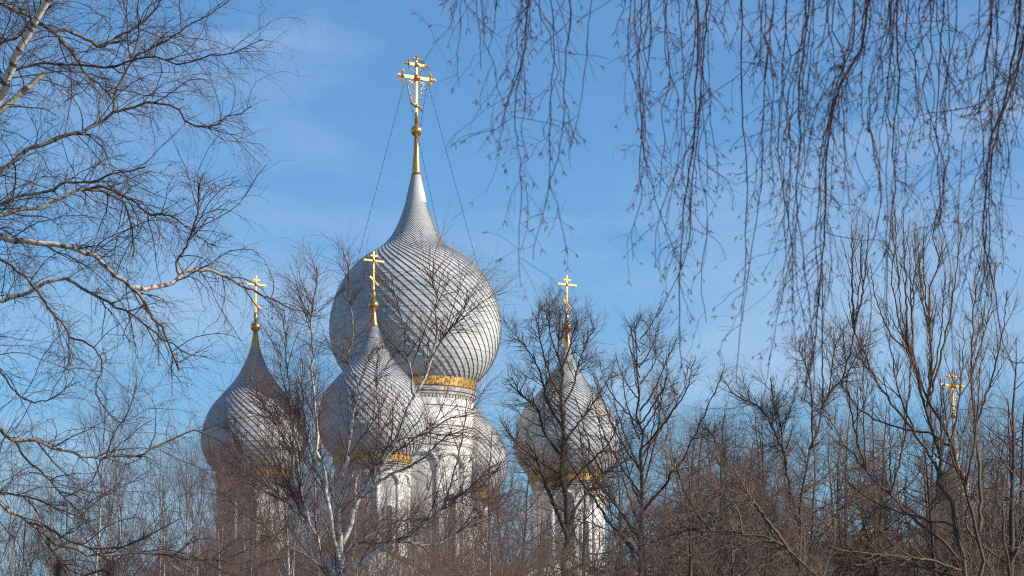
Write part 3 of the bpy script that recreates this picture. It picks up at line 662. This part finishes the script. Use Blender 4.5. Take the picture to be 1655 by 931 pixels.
for _ in range(44):
    x = r.uniform(1015, 1665) if r.random() < .86 else r.uniform(760, 960)
    yb = r.uniform(140, 420) if r.random() < .55 else r.uniform(380, 640)
    if x < 1000: yb = r.uniform(80, 280)
    if x < 1090: yb = min(yb, 420)
    n = 4 + int(yb / 90); drift = r.normal(0, 26)
    hand.append(([(x + drift * (q / n) + r.normal(0, 6) * (q > 0), -10 + (yb + 10) * q / n) for q in range(n + 1)], r.uniform(2.0, 3.8)))
for pts, w in list(hand[:24]):
    if w < 4.4 or len(pts) < 5: continue
    for q in range(int(w) - 2):
        off = r.normal(0, 13); k_ = int(r.integers(3, len(pts) + 1)); gr = r.normal(0, 7)
        hand.append(([(x + off * min(1, n / 2) + gr * n + r.normal(0, 4), y + (r.uniform(-12, 25) if n else 0)) for n, (x, y) in enumerate(pts[:k_])], r.uniform(1.6, 2.8)))
strands = []
for pts, w in hand:
    j = int(r.integers(len(YS))); Yj = YS[j]
    W = [at(x, y, Yj + r.normal(0, .05)) for x, y in pts]
    if pts[0][1] < 1:                       # hang it from the limb above
        i = np.argmin(np.abs(over[j][:, 0] - W[0][0])); top = over[j][i]; mid = (top + W[0]) / 2 + np.array([0.02, 0, .08]); W = [top, mid] + W[1:]
    c = spline(W, 36); c[1:-1] += r.normal(0, .0021, c[1:-1].shape) * np.array([1, 1, .3])
    rad = np.linspace(w * .85, max(1.1, w * .28), 37) / 2 * Yj / F
    strands.append((c, rad)); wood('hanging_branch', [(c[None], rad[None], 6)], M_hang, weep, tb)
ps = np.stack([s[0] for s in strands]); rs = np.stack([s[1] for s in strands])
lv = dress(r, ps, rs, [
 dict(n=950, ang=38, sd=14, len=(.08, .36), r=.0017, S=6, tip=.7, wander=.25, trop=-.03, trop_end=-.22, k=4, t0=.06, bias=(0, .3, 0)),
 dict(n=2300, ang=42, sd=14, len=(.03, .13), r=.0012, S=3, tip=.8, wander=.22, trop=-.03, trop_end=-.15, k=3),
])
lv2 = dress(r, ps, rs, [dict(n=900, ang=45, sd=12, len=(.02, .09), r=.0012, S=3, tip=.8, wander=.14, trop=-.06, k=3, t0=.1)])
wood('twigs', lv + lv2, M_hang, weep, tb, 'stuff')
cs = []
for src in (lv[1][0], lv2[0][0], lv[0][0]):
    sel = src[r.random(len(src)) < (.42 if src is not lv[0][0] else .7)]; T = unit(sel[:, -1] - sel[:, -2])
    for sgn in (-1, 1):
        side = np.cross(T, r.normal(0, 1, T.shape)) * .1 + np.array([1, 0, 0]) * sgn
        D = unit(T * .8 + side * r.uniform(.15, .75, (len(T), 1)) + UP * -.35); L = r.uniform(.011, .027, len(T))
        cs.append((np.stack([sel[:, -1] + D * (L * f)[:, None] for f in (0, .25, .75, 1)], 1), np.array([.0008, .0014, .0013, .0003])[None] * r.uniform(.7, 1.25, (len(T), 1)), 4))
wood('catkins', cs, M_catkin, weep, tb, 'stuff')

# ------------------------------------------------------------------ traced trees in the middle distance
def hero(name, label, cat, limbs, Y, seed, mat, levels, slope=.5, extra=None, trunk_n=1, bud=None, seg=26, wob=.10):
    r = np.random.default_rng(seed); tr = traced(limbs, Y, r, slope, seg, wob)
    b = tr[0][0][0].copy(); b[2] = 0.0; tr[0][0][0][2] = -0.05
    th = thing(name, label, cat, tuple(b))
    for i, t in enumerate(tr): wood('trunk' if i < trunk_n else 'limb', [(t[0][None], t[1][None], 10 if i < trunk_n else 7)], mat, th, b)
    ps, rs = stack(tr)
    parts = []
    for L in levels: parts += dress(r, ps, rs, L)
    wood('twigs', parts, mat, th, b, 'stuff')
    return th
def ground_row(Y): return 465.5 + F * math.tan(PITCH + math.atan(1.6 / Y))

C = [
 ([(545, ground_row(60)), (546, 1150), (544, 1000), (545, 931), (548, 905), (553, 880), (552, 860)], 17.0, 9, None),
 ([(548, 905), (540, 870), (533, 830), (527, 790), (522, 755), (512, 735), (512, 700), (510, 670), (507, 640), (503, 590), (505, 540), (507, 470), (512, 430)], 7.6, 1.8, 0),
 ([(552, 885), (548, 850), (550, 800), (556, 755), (565, 720), (568, 690), (575, 660), (580, 630), (564, 585), (568, 540), (565, 480), (562, 425)], 7.6, 1.8, 0),
 ([(553, 880), (565, 850), (580, 810), (595, 790), (615, 760), (630, 730), (645, 695), (655, 665), (668, 640), (682, 615), (693, 585), (706, 540), (705, 500), (701, 425)], 9.3, 1.8, 0),
 ([(690, 592), (716, 547), (748, 505), (756, 470)], 3.4, 1.4, 3),
 ([(672, 640), (667, 635), (664, 600), (656, 566), (654, 534), (642, 489), (630, 440)], 4.2, 1.5, 3),
 ([(590, 795), (610, 780), (635, 765), (660, 755), (690, 735), (710, 715), (730, 698)], 5.1, 2.4, 3),
 ([(578, 812), (600, 760), (640, 715), (690, 700), (720, 680), (765, 668)], 4.7, 1.8, 3),
 ([(545, 935), (590, 905), (630, 880), (660, 865), (690, 845), (730, 805), (760, 795), (790, 775), (810, 745)], 8.5, 1.6, 0),
 ([(545, 931), (520, 895), (505, 855), (490, 810), (485, 780), (480, 740), (470, 710), (450, 680), (425, 650), (405, 600)], 6.8, 1.6, 0),
 ([(510, 868), (480, 830), (440, 790), (410, 760), (385, 720), (365, 680)], 4.2, 1.5, 9),
 ([(540, 935), (500, 900), (460, 880), (430, 850), (395, 830), (350, 790)], 4.2, 1.5, 0),
 ([(500, 845), (476, 780), (474, 700), (466, 620), (462, 560), (458, 500)], 3.8, 1.4, 9),
 ([(575, 822), (600, 770), (612, 690), (608, 620), (612, 560)], 3.8, 1.4, 3),
 ([(545, 931), (560, 890), (610, 860), (650, 850), (690, 800), (700, 760)], 4.2, 1.6, 0),
 ([(720, 815), (735, 760), (748, 700), (755, 640)], 3.1, 1.3, 8),
 ([(640, 873), (700, 880), (760, 850), (800, 830), (830, 790)], 4.2, 1.5, 8),
 ([(530, 810), (515, 770), (498, 720), (490, 650), (488, 580)], 3.4, 1.3, 1),
]
BT = [[dict(n=200, ang=30, sd=10, len=(.6, 2.0), r=.012, S=7, wander=.09, trop=.08, trop_end=.0, k=4, t0=.1, ratio=.7, fall=.55),
       dict(n=2100, ang=34, sd=10, len=(.35, 1.1), r=.0062, S=4, wander=.11, trop=.0, trop_end=-.10, k=3),
       dict(n=7200, ang=34, sd=12, len=(.18, .6), r=.0046, S=2, wander=.13, trop=-.04, trop_end=-.1, k=3)],
      [dict(n=700, ang=42, sd=12, len=(.3, .9), r=.006, S=5, wander=.12, trop=.02, trop_end=-.1, k=3, t0=.25),
       dict(n=4500, ang=36, sd=12, len=(.18, .55), r=.0046, S=2, wander=.13, trop=-.04, k=3)]]
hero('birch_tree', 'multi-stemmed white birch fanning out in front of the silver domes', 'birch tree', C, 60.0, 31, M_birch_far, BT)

Dn = [
 ([(918, ground_row(95)), (916, 1200), (915, 931), (917, 860), (912, 800), (910, 740), (908, 680), (907, 620), (903, 560), (906, 505)], 18.7, 2, None),
 ([(915, 862), (898, 820), (880, 780), (866, 735), (850, 712)], 8.6, 3, 0), ([(917, 852), (935, 815), (955, 790), (975, 765), (992, 752), (1005, 740)], 6.5, 3, 0),
 ([(912, 930), (940, 912), (960, 920), (985, 925), (1010, 915)], 5.8, 4, 0), ([(910, 740), (880, 700), (868, 660), (845, 640), (826, 610)], 5.0, 1.8, 0),
 ([(909, 720), (930, 690), (948, 668), (966, 640), (985, 610)], 4.3, 1.8, 0), ([(908, 690), (885, 650), (872, 600), (850, 560), (832, 540)], 4.3, 1.6, 0),
 ([(907, 660), (925, 630), (935, 590), (945, 560), (962, 530)], 3.6, 1.5, 0), ([(907, 640), (890, 610), (875, 560), (868, 520), (860, 505)], 3.6, 1.4, 0),
 ([(905, 600), (918, 570), (926, 540), (935, 515)], 2.9, 1.3, 0), ([(904, 580), (892, 550), (886, 520), (880, 500)], 2.9, 1.3, 0), ([(905, 560), (912, 530), (918, 500)], 2.2, 1.2, 0),
 ([(912, 790), (950, 750), (985, 715), (1000, 680)], 4.3, 1.8, 0), ([(910, 770), (870, 745), (838, 720), (815, 690)], 4.3, 1.8, 0),
]
LT = lambda q=1.0: [[dict(n=int(150 * q), ang=46, sd=12, len=(.5, 1.7), r=.016, S=6, wander=.15, trop=.07, k=4, t0=.25, ratio=.7, fall=.45),
       dict(n=int(1200 * q), ang=44, sd=12, len=(.3, .95), r=.0095, S=4, wander=.17, trop=.05, k=3),
       dict(n=int(5200 * q), ang=42, sd=12, len=(.15, .55), r=.0068, S=2, wander=.17, trop=.04, k=3)],
      [dict(n=int(260 * q), ang=52, sd=12, len=(.3, 1.1), r=.0095, S=5, wander=.16, trop=.08, k=3, t0=.4),
       dict(n=int(1500 * q), ang=42, sd=12, len=(.15, .5), r=.0068, S=2, wander=.17, trop=.04, k=3)]]
hero('linden_tree', 'dark round-crowned linden standing in front of the right-hand dome', 'linden tree', Dn, 95.0, 41, M_linden, LT(1.35), .6)
En = [([(1035, ground_row(100)), (1036, 1200), (1034, 931), (1036, 800), (1035, 700), (1031, 620), (1030, 560), (1031, 508)], 13, 1.4, None)]
re_ = np.random.default_rng(9)
for q in range(30):
    y0 = 925 - q * 13 + re_.normal(0, 6); s_ = 1 if re_.random() < .5 else -1; L_ = ((925 - 490 - q * 13) * .36 + 14) * re_.uniform(.55, 1.25); an = re_.uniform(.25, 1.0)
    En.append(([(1034, y0), (1034 + s_ * L_ * .35 * an, y0 - L_ * .35), (1034 + s_ * L_ * .75 * an + re_.normal(0, 3), y0 - L_ * .9), (1034 + s_ * L_ * .95 * an + re_.normal(0, 4), y0 - L_ * 1.45)], 1.6 + L_ * .018, 1.1, 0))
hero('linden_tree', 'slender conical dark tree just right of the right-hand dome', 'linden tree', En, 100.0, 42, M_linden, LT(.9), 1.2)
Fn = [
 ([(1575, ground_row(88)), (1572, 1200), (1570, 1000), (1562, 931), (1545, 850), (1522, 770), (1507, 700), (1502, 620), (1505, 540), (1510, 430), (1513, 345)], 13.6, 1.2, None),
 ([(1572, 1010), (1590, 931), (1580, 860), (1560, 790), (1535, 720), (1500, 640), (1470, 570), (1450, 500), (1441, 400), (1443, 350)], 7.4, 1.2, 0),
 ([(1560, 920), (1530, 880), (1490, 850), (1440, 800), (1400, 760), (1360, 710), (1330, 660)], 6.1, 1.8, 0), ([(1582, 860), (1585, 780), (1575, 700), (1570, 620), (1572, 520), (1580, 420)], 6.8, 1.4, 1),
 ([(1522, 770), (1480, 700), (1440, 650), (1405, 590), (1380, 530), (1372, 470)], 5.4, 1.4, 0), ([(1505, 690), (1485, 620), (1475, 540), (1478, 450), (1480, 380)], 4.8, 1.3, 0),
 ([(1503, 640), (1525, 560), (1540, 480), (1550, 400), (1555, 370)], 4.1, 1.3, 0), ([(1575, 700), (1600, 620), (1620, 540), (1628, 470)], 4.1, 1.3, 3),
 ([(1535, 720), (1500, 700), (1450, 690), (1400, 670), (1360, 620), (1345, 580)], 4.1, 1.3, 1), ([(1572, 600), (1590, 540), (1605, 470), (1610, 420)], 3.4, 1.3, 3),
 ([(1470, 570), (1440, 540), (1415, 480), (1408, 430)], 3.4, 1.2, 1), ([(1505, 540), (1495, 470), (1492, 400), (1495, 360)], 2.7, 1.2, 0),
 ([(1562, 925), (1500, 905), (1440, 898), (1380, 892), (1340, 885)], 4.8, 2, 0), ([(1545, 850), (1480, 835), (1420, 815), (1370, 780)], 4.1, 1.6, 0),
]
rf = np.random.default_rng(77)
for q in range(20):
    pi = int(rf.choice([0, 1, 3, 4, 8, 5, 2])); pp = Fn[pi][0]; cand = [n for n, (x, y) in enumerate(pp) if 470 < y < 830]
    if not cand: continue
    x0, y0 = pp[int(rf.choice(cand))]; dx = rf.normal(0, 38); Lh = rf.uniform(150, 260) * min(1, (y0 - 330) / 260)
    Fn.append(([(x0, y0), (x0 + dx * .55, y0 - Lh * .3), (x0 + dx * .85, y0 - Lh * .65), (x0 + dx, y0 - Lh)], rf.uniform(2.8, 4.6), 1.1, pi))
AT = [[dict(n=260, ang=30, sd=7, len=(.6, 2.1), r=.017, S=7, wander=.06, trop=.14, k=4, t0=.25, ratio=.75, fall=.4),
       dict(n=1300, ang=36, sd=7, len=(.3, .95), r=.0095, S=6, wander=.06, trop=.17, k=3, fall=.4),
       dict(n=3000, ang=36, sd=7, len=(.12, .45), r=.0072, S=3, wander=.06, trop=.2, k=3)],
      [dict(n=520, ang=40, sd=8, len=(.25, .8), r=.0095, S=6, wander=.06, trop=.18, k=3, t0=.45), dict(n=1100, ang=36, sd=7, len=(.12, .4), r=.0072, S=3, wander=.06, trop=.2, k=3)]]
hero('ash_tree', 'tall ash with upswept candle-like twigs, highest tree at right', 'ash tree', Fn, 88.0, 51, M_ash, AT, .7)
Gn = [
 ([(1292, ground_row(92)), (1292, 1150), (1290, 931), (1290, 860), (1293, 800), (1312, 730), (1322, 680), (1345, 630), (1375, 590), (1400, 555)], 10.2, 1.6, None),
 ([(1291, 850), (1280, 800), (1265, 730), (1250, 690), (1225, 655), (1190, 640), (1172, 615)], 6.0, 1.6, 0), ([(1290, 915), (1260, 880), (1230, 830), (1195, 790), (1165, 730), (1140, 690)], 4.8, 1.6, 0),
 ([(1314, 725), (1312, 670), (1310, 620), (1298, 580), (1290, 560)], 3.6, 1.4, 0), ([(1340, 638), (1345, 590), (1350, 560), (1365, 530)], 2.4, 1.3, 0),
 ([(1265, 730), (1262, 690), (1250, 650), (1245, 610)], 3.0, 1.4, 1), ([(1293, 800), (1340, 770), (1390, 750), (1430, 720)], 4.2, 1.6, 0), ([(1292, 850), (1340, 840), (1380, 800), (1410, 790)], 3.6, 1.6, 0),
]
hero('linden_tree', 'dark forked tree between the conical tree and the tall ash', 'linden tree', Gn, 92.0, 43, M_brown, LT(1.1), .6)
Hn = [([(1340, ground_row(70)), (1345, 1250), (1335, 1000), (1325, 935), (1280, 895), (1240, 868), (1200, 862), (1150, 858), (1100, 862), (1060, 872), (1030, 885)], 10, 2, None),
      ([(1280, 896), (1240, 840), (1210, 800), (1180, 750)], 6, 1.8, 0), ([(1150, 858), (1120, 820), (1105, 790), (1090, 740)], 5, 1.6, 0), ([(1200, 862), (1190, 820), (1150, 780)], 4, 1.5, 0)]
hero('shrub_willow', 'low bending tree with an arching dark bough under the forked tree', 'willow tree', Hn, 70.0, 44, M_brown, LT(.35), .4)

# ------------------------------------------------------------------ the rows of trees behind: a few kinds, copied one by one
def proto(name, label, cat, H, seed, mat, trunk_r, limbs, levels, lean=.015, group=None):
    r = np.random.default_rng(seed); S = 20
    c, rad = grow(r, np.zeros((1, 3)), np.array([[0, 0, 1.0]]), np.array([H]), np.array([trunk_r]), S, lean, .02, .06)
    c[0, :, :2] -= c[0, :1, :2]; H1 = c[0, -1, 2]; c *= H / H1
    t = thing(name, label, cat, (0, 0, 0), group); wood('trunk', [(c, rad, 8)], mat, t, (0, 0, 0))
    n = limbs['n']; tt = np.sort(r.uniform(limbs['t0'], .98, n) ** limbs.get('pw', 1.0)); x = tt * S; i = np.minimum(x.astype(int), S - 1); f = (x - i)[:, None]
    P = c[0, i] * (1 - f) + c[0, i + 1] * f; a = np.cumsum(np.full(n, 2.399)) + r.normal(0, .4, n); an = np.radians(limbs['ang'] + r.normal(0, 8, n))
    D = np.c_[np.cos(a) * np.sin(an), np.sin(a) * np.sin(an), np.cos(an)]
    prof_ = limbs['shape'](tt); L = H * prof_ * r.uniform(.8, 1.2, n); R = np.interp(x, np.arange(S + 1), rad[0]) * .55
    lp, lr_ = grow(r, P, D, L, R, 10, limbs.get('wander', .1), limbs['trop'], .22, limbs.get('trop_end'))
    parts = [(lp, lr_, 5)]
    for L_ in levels: parts += dress(r, lp, lr_, L_)
    # keep the crown at the intended height
    wood('crown', parts, mat, t, (0, 0, 0), 'stuff')
    t['H'] = float(max(p[0][..., 2].max() for p in parts)); return t
def bl(q): return [[dict(n=int(230 * q), ang=34, sd=10, len=(.7, 1.9), r=.011, S=6, wander=.1, trop=.05, trop_end=-.05, k=4),
             dict(n=int(1500 * q), ang=36, sd=10, len=(.4, 1.1), r=.0075, S=4, wander=.12, trop=-.02, trop_end=-.14, k=3),
             dict(n=int(8000 * q), ang=34, sd=12, len=(.2, .7), r=.0058, S=2, wander=.12, trop=-.06, trop_end=-.12, k=3)]]
def dl(q): return [[dict(n=int(330 * q), ang=50, sd=16, len=(.8, 2.4), r=.03, S=6, wander=.2, trop=.04, k=4, ratio=.7),
             dict(n=int(1700 * q), ang=48, sd=16, len=(.4, 1.2), r=.0135, S=4, wander=.22, trop=.03, k=3),
             dict(n=int(5400 * q), ang=46, sd=16, len=(.25, .75), r=.0082, S=2, wander=.2, trop=.02, k=3)]]
shape_b = lambda t: .08 + .26 * np.sin(np.pi * np.clip((1 - t) * 1.05, 0, 1)) ** .8 * (1 - t * .45)
shape_l = lambda t: .05 + .36 * (1 - t) ** .75
ordin = ['first', 'second', 'third', 'fourth', 'fifth', 'sixth', 'seventh', 'eighth', 'ninth', 'tenth', 'eleventh', 'twelfth', 'thirteenth', 'fourteenth', 'fifteenth', 'sixteenth', 'seventeenth', 'eighteenth', 'nineteenth', 'twentieth', 'twenty-first', 'twenty-second', 'twenty-third', 'twenty-fourth', 'twenty-fifth', 'twenty-sixth', 'twenty-seventh', 'twenty-eighth', 'twenty-ninth', 'thirtieth'] + ['thirty-' + w for w in 'first second third fourth fifth sixth seventh eighth ninth'.split()] + ['fortieth'] + ['forty-' + w for w in 'first second third fourth fifth sixth seventh eighth ninth'.split()] + ['fiftieth'] + ['fifty-' + w for w in 'first second third fourth fifth sixth seventh eighth ninth'.split()] + ['sixtieth'] + ['sixty-' + w for w in 'first second third fourth fifth sixth seventh eighth ninth'.split()] + ['seventieth', 'seventy-first', 'seventy-second', 'seventy-third', 'seventy-fourth']
def plant(protos, spots, label, seed):
    r = np.random.default_rng(seed); used = set()
    for q, (px, row, Y) in enumerate(sorted(spots)):
        p = protos[q % len(protos)]; z = at(px, row, Y)[2]; x = at(px, 931, Y)[0]; s = z / p['H']; w = s * r.uniform(.85, 1.1)
        lab = label % ordin[q]
        if id(p) in used: copy_tree(p, (x, Y, 0), r.uniform(0, 6.28), (w, w, s), lab)
        else:
            used.add(id(p)); p.location = (x, Y, 0); p.rotation_euler = (0, 0, r.uniform(0, 6.28)); p.scale = (w, w, s); p['label'] = lab
G1, G2 = 'slim birches in the background', 'bare brown trees in the background'
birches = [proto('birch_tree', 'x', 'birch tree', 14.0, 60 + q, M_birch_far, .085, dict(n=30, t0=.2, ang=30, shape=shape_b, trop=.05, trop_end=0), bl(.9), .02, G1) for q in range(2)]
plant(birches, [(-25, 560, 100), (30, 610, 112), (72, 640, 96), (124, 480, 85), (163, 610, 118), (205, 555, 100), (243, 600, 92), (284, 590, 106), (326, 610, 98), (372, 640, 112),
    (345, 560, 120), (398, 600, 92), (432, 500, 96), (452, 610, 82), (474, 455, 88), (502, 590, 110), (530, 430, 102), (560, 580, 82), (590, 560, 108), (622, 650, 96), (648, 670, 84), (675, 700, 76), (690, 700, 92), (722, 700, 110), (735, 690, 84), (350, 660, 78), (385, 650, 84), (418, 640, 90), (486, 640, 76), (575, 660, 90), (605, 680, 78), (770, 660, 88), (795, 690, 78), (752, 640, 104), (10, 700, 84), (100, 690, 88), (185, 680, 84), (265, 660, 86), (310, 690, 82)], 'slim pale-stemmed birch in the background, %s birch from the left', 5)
browns = [proto('bare_tree', 'x', 'tree', 16.0, 70 + q, (M_brown, M_brown, M_linden, M_brown)[q], .2, dict(n=38, t0=.22, ang=(46, 56, 60, 36)[q], shape=shape_l, trop=(.05, .02, .03, .07)[q], wander=.16), dl(.85), .055, G2) for q in range(3)]
plant(browns, [(792, 625, 112), (845, 650, 120), (868, 740, 84), (965, 650, 122), (1003, 640, 116), (1088, 625, 112), (1128, 600, 120), (1168, 660, 104), (1205, 622, 118), (1252, 650, 126),
    (1300, 690, 112), (1352, 640, 124), (1388, 600, 116), (1460, 600, 128), (1505, 640, 110), (1568, 590, 122), (1608, 560, 114), (1642, 470, 98), (1690, 520, 104), (1060, 740, 92), (1185, 730, 90), (1540, 700, 106), (1148, 640, 130), (1275, 640, 132), (1225, 600, 140), (1328, 610, 140), (1430, 640, 138), (1530, 610, 140), (1625, 600, 132), (1105, 620, 134), (765, 700, 118), (815, 690, 128), (1070, 660, 140), (1115, 640, 96), (1145, 620, 108), (1178, 630, 124), (1218, 650, 98), (1240, 610, 122), (1285, 620, 136), (1310, 650, 100), (1340, 600, 118), (1405, 640, 128), (1475, 620, 120), (1520, 660, 134), (1550, 640, 100), (1600, 640, 124), (1650, 600, 110), (1000, 680, 100), (1050, 690, 118)],
    'bare brown tree in the background row, %s of them from the left', 6)
def sh(q): return [[dict(n=int(420 * q), ang=32, sd=12, len=(.6, 1.7), r=.012, S=5, wander=.15, trop=.04, k=3), dict(n=int(2300 * q), ang=38, sd=14, len=(.3, .9), r=.0072, S=3, wander=.18, trop=.01, k=3),
             dict(n=int(4800 * q), ang=40, sd=15, len=(.2, .6), r=.005, S=2, wander=.18, k=3)]]
G3 = 'twiggy young trees in front of the walls'
shrubs = [proto('young_tree', 'x', 'young tree', 10.0, 90 + q, M_twiggy, .05, dict(n=46, t0=.05, ang=(20, 30)[q], shape=lambda t: .12 + .5 * (1 - t) ** .8, trop=.05, wander=.12), sh(.9), .03, G3) for q in range(2)]
plant(shrubs, [(330, 770, 70), (372, 730, 82), (415, 790, 64), (458, 740, 74), (500, 780, 70), (560, 760, 72), (610, 800, 66), (655, 770, 78), (700, 790, 70), (745, 760, 80), (790, 740, 74), (835, 720, 84), (872, 790, 70), (930, 770, 80), (975, 740, 78),
    (1075, 850, 66), (1370, 850, 70), (1620, 840, 68), (380, 720, 84), (530, 720, 66), (585, 715, 76), (632, 710, 70), (668, 730, 64), (722, 720, 72), (760, 700, 68), (806, 690, 78), (850, 700, 74), (720, 790, 62)],
    'low twiggy reddish young tree along the bottom edge, %s from the left', 8)
larch = proto('larch_tree', 'straight larch with level rusty branches behind the forked tree', 'larch tree', 18.0, 80, M_brown, .17,
    dict(n=120, t0=.25, ang=82, shape=lambda t: .02 + .22 * (1 - t), trop=-.02, trop_end=.03, wander=.05), [[dict(n=1500, ang=60, sd=14, len=(.25, .8), r=.009, S=4, wander=.1, trop=-.03, k=3), dict(n=5000, ang=50, sd=12, len=(.08, .3), r=.007, S=2, wander=.1, k=3)]], .004)
z = at(1415, 620, 118)[2]; larch.location = (at(1415, 931, 118)[0], 118, 0); larch.scale = (z / 18,) * 3

# ------------------------------------------------------------------ street lamp peeping in at the lower left
LY = 75.0; p0 = at(175, 918, LY); kl = mpp(p0)
lamp = thing('street_lamp', 'black ornate street lamp with lanterns on curled arms, lower left corner', 'street lamp', (p0[0], p0[1], 0))
zl = p0[2]
MB().lathe([(.16, 0), (.16, .25), (.11, .35), (.09, 1.0), (.055, 1.1), (.045, zl - .3), (.07, zl - .28), (.05, zl - .22), (.04, zl - .1)], 16).build('post', M_iron, lamp, smooth=True)
MB().lathe([(.04, -8 * kl), (14 * kl, -5 * kl), (12 * kl, -2 * kl), (6 * kl, 2 * kl), (4 * kl, 8 * kl), (2.0 * kl, 10 * kl)], 12, (0, 0, zl)).build('hub', M_iron, lamp)
m = MB(); ball(m, (0, 0, zl + 12 * kl), 3.2 * kl); m.build('finial', M_iron, lamp, smooth=True)
for az in (math.radians(184), math.radians(282)):
    d = Vector((math.cos(az), math.sin(az), 0)); R_ = 80 * kl; q = [(0.05, -4), (.2, -5), (.42, -11), (.62, -22), (.82, -32), (.95, -33), (1.0, -28)]
    arm = MB().tube([d * R_ * a + Vector((0, 0, zl + b * kl)) for a, b in q], 2.0 * kl, 8).build('arm', M_iron, lamp, smooth=True)
    sc = [d * R_ * .45 + Vector((0, 0, zl - 24 * kl)) + (d * math.cos(a) + Vector((0, 0, math.sin(a)))) * 9 * kl * (1 - a / 9) for a in np.linspace(0, 5.5, 12)]
    MB().tube(sc, 1.1 * kl, 6).build('scroll', M_iron, arm, smooth=True)
    L0 = d * R_ + Vector((0, 0, zl)); ln = MB().lathe([(3 * kl, -28 * kl), (4 * kl, -25 * kl), (7.2 * kl, 0), (6.5 * kl, .5 * kl)], 6, L0).build('lantern', M_lantern, lamp)
    MB().lathe([(9.0 * kl, -.5 * kl), (9 * kl, 1 * kl), (5 * kl, 6 * kl), (2.5 * kl, 8 * kl), (1.2 * kl, 12 * kl)], 6, L0).build('lantern_cap', M_iron, ln)
    bars = MB()
    for q in range(6):
        a = q * math.pi / 3; e = Vector((math.cos(a), math.sin(a), 0)); b = MB().tube([L0 + e * 4 * kl + Vector((0, 0, -25 * kl)), L0 + e * 7.3 * kl], .5 * kl, 4).build('lantern_bar', M_iron, ln)
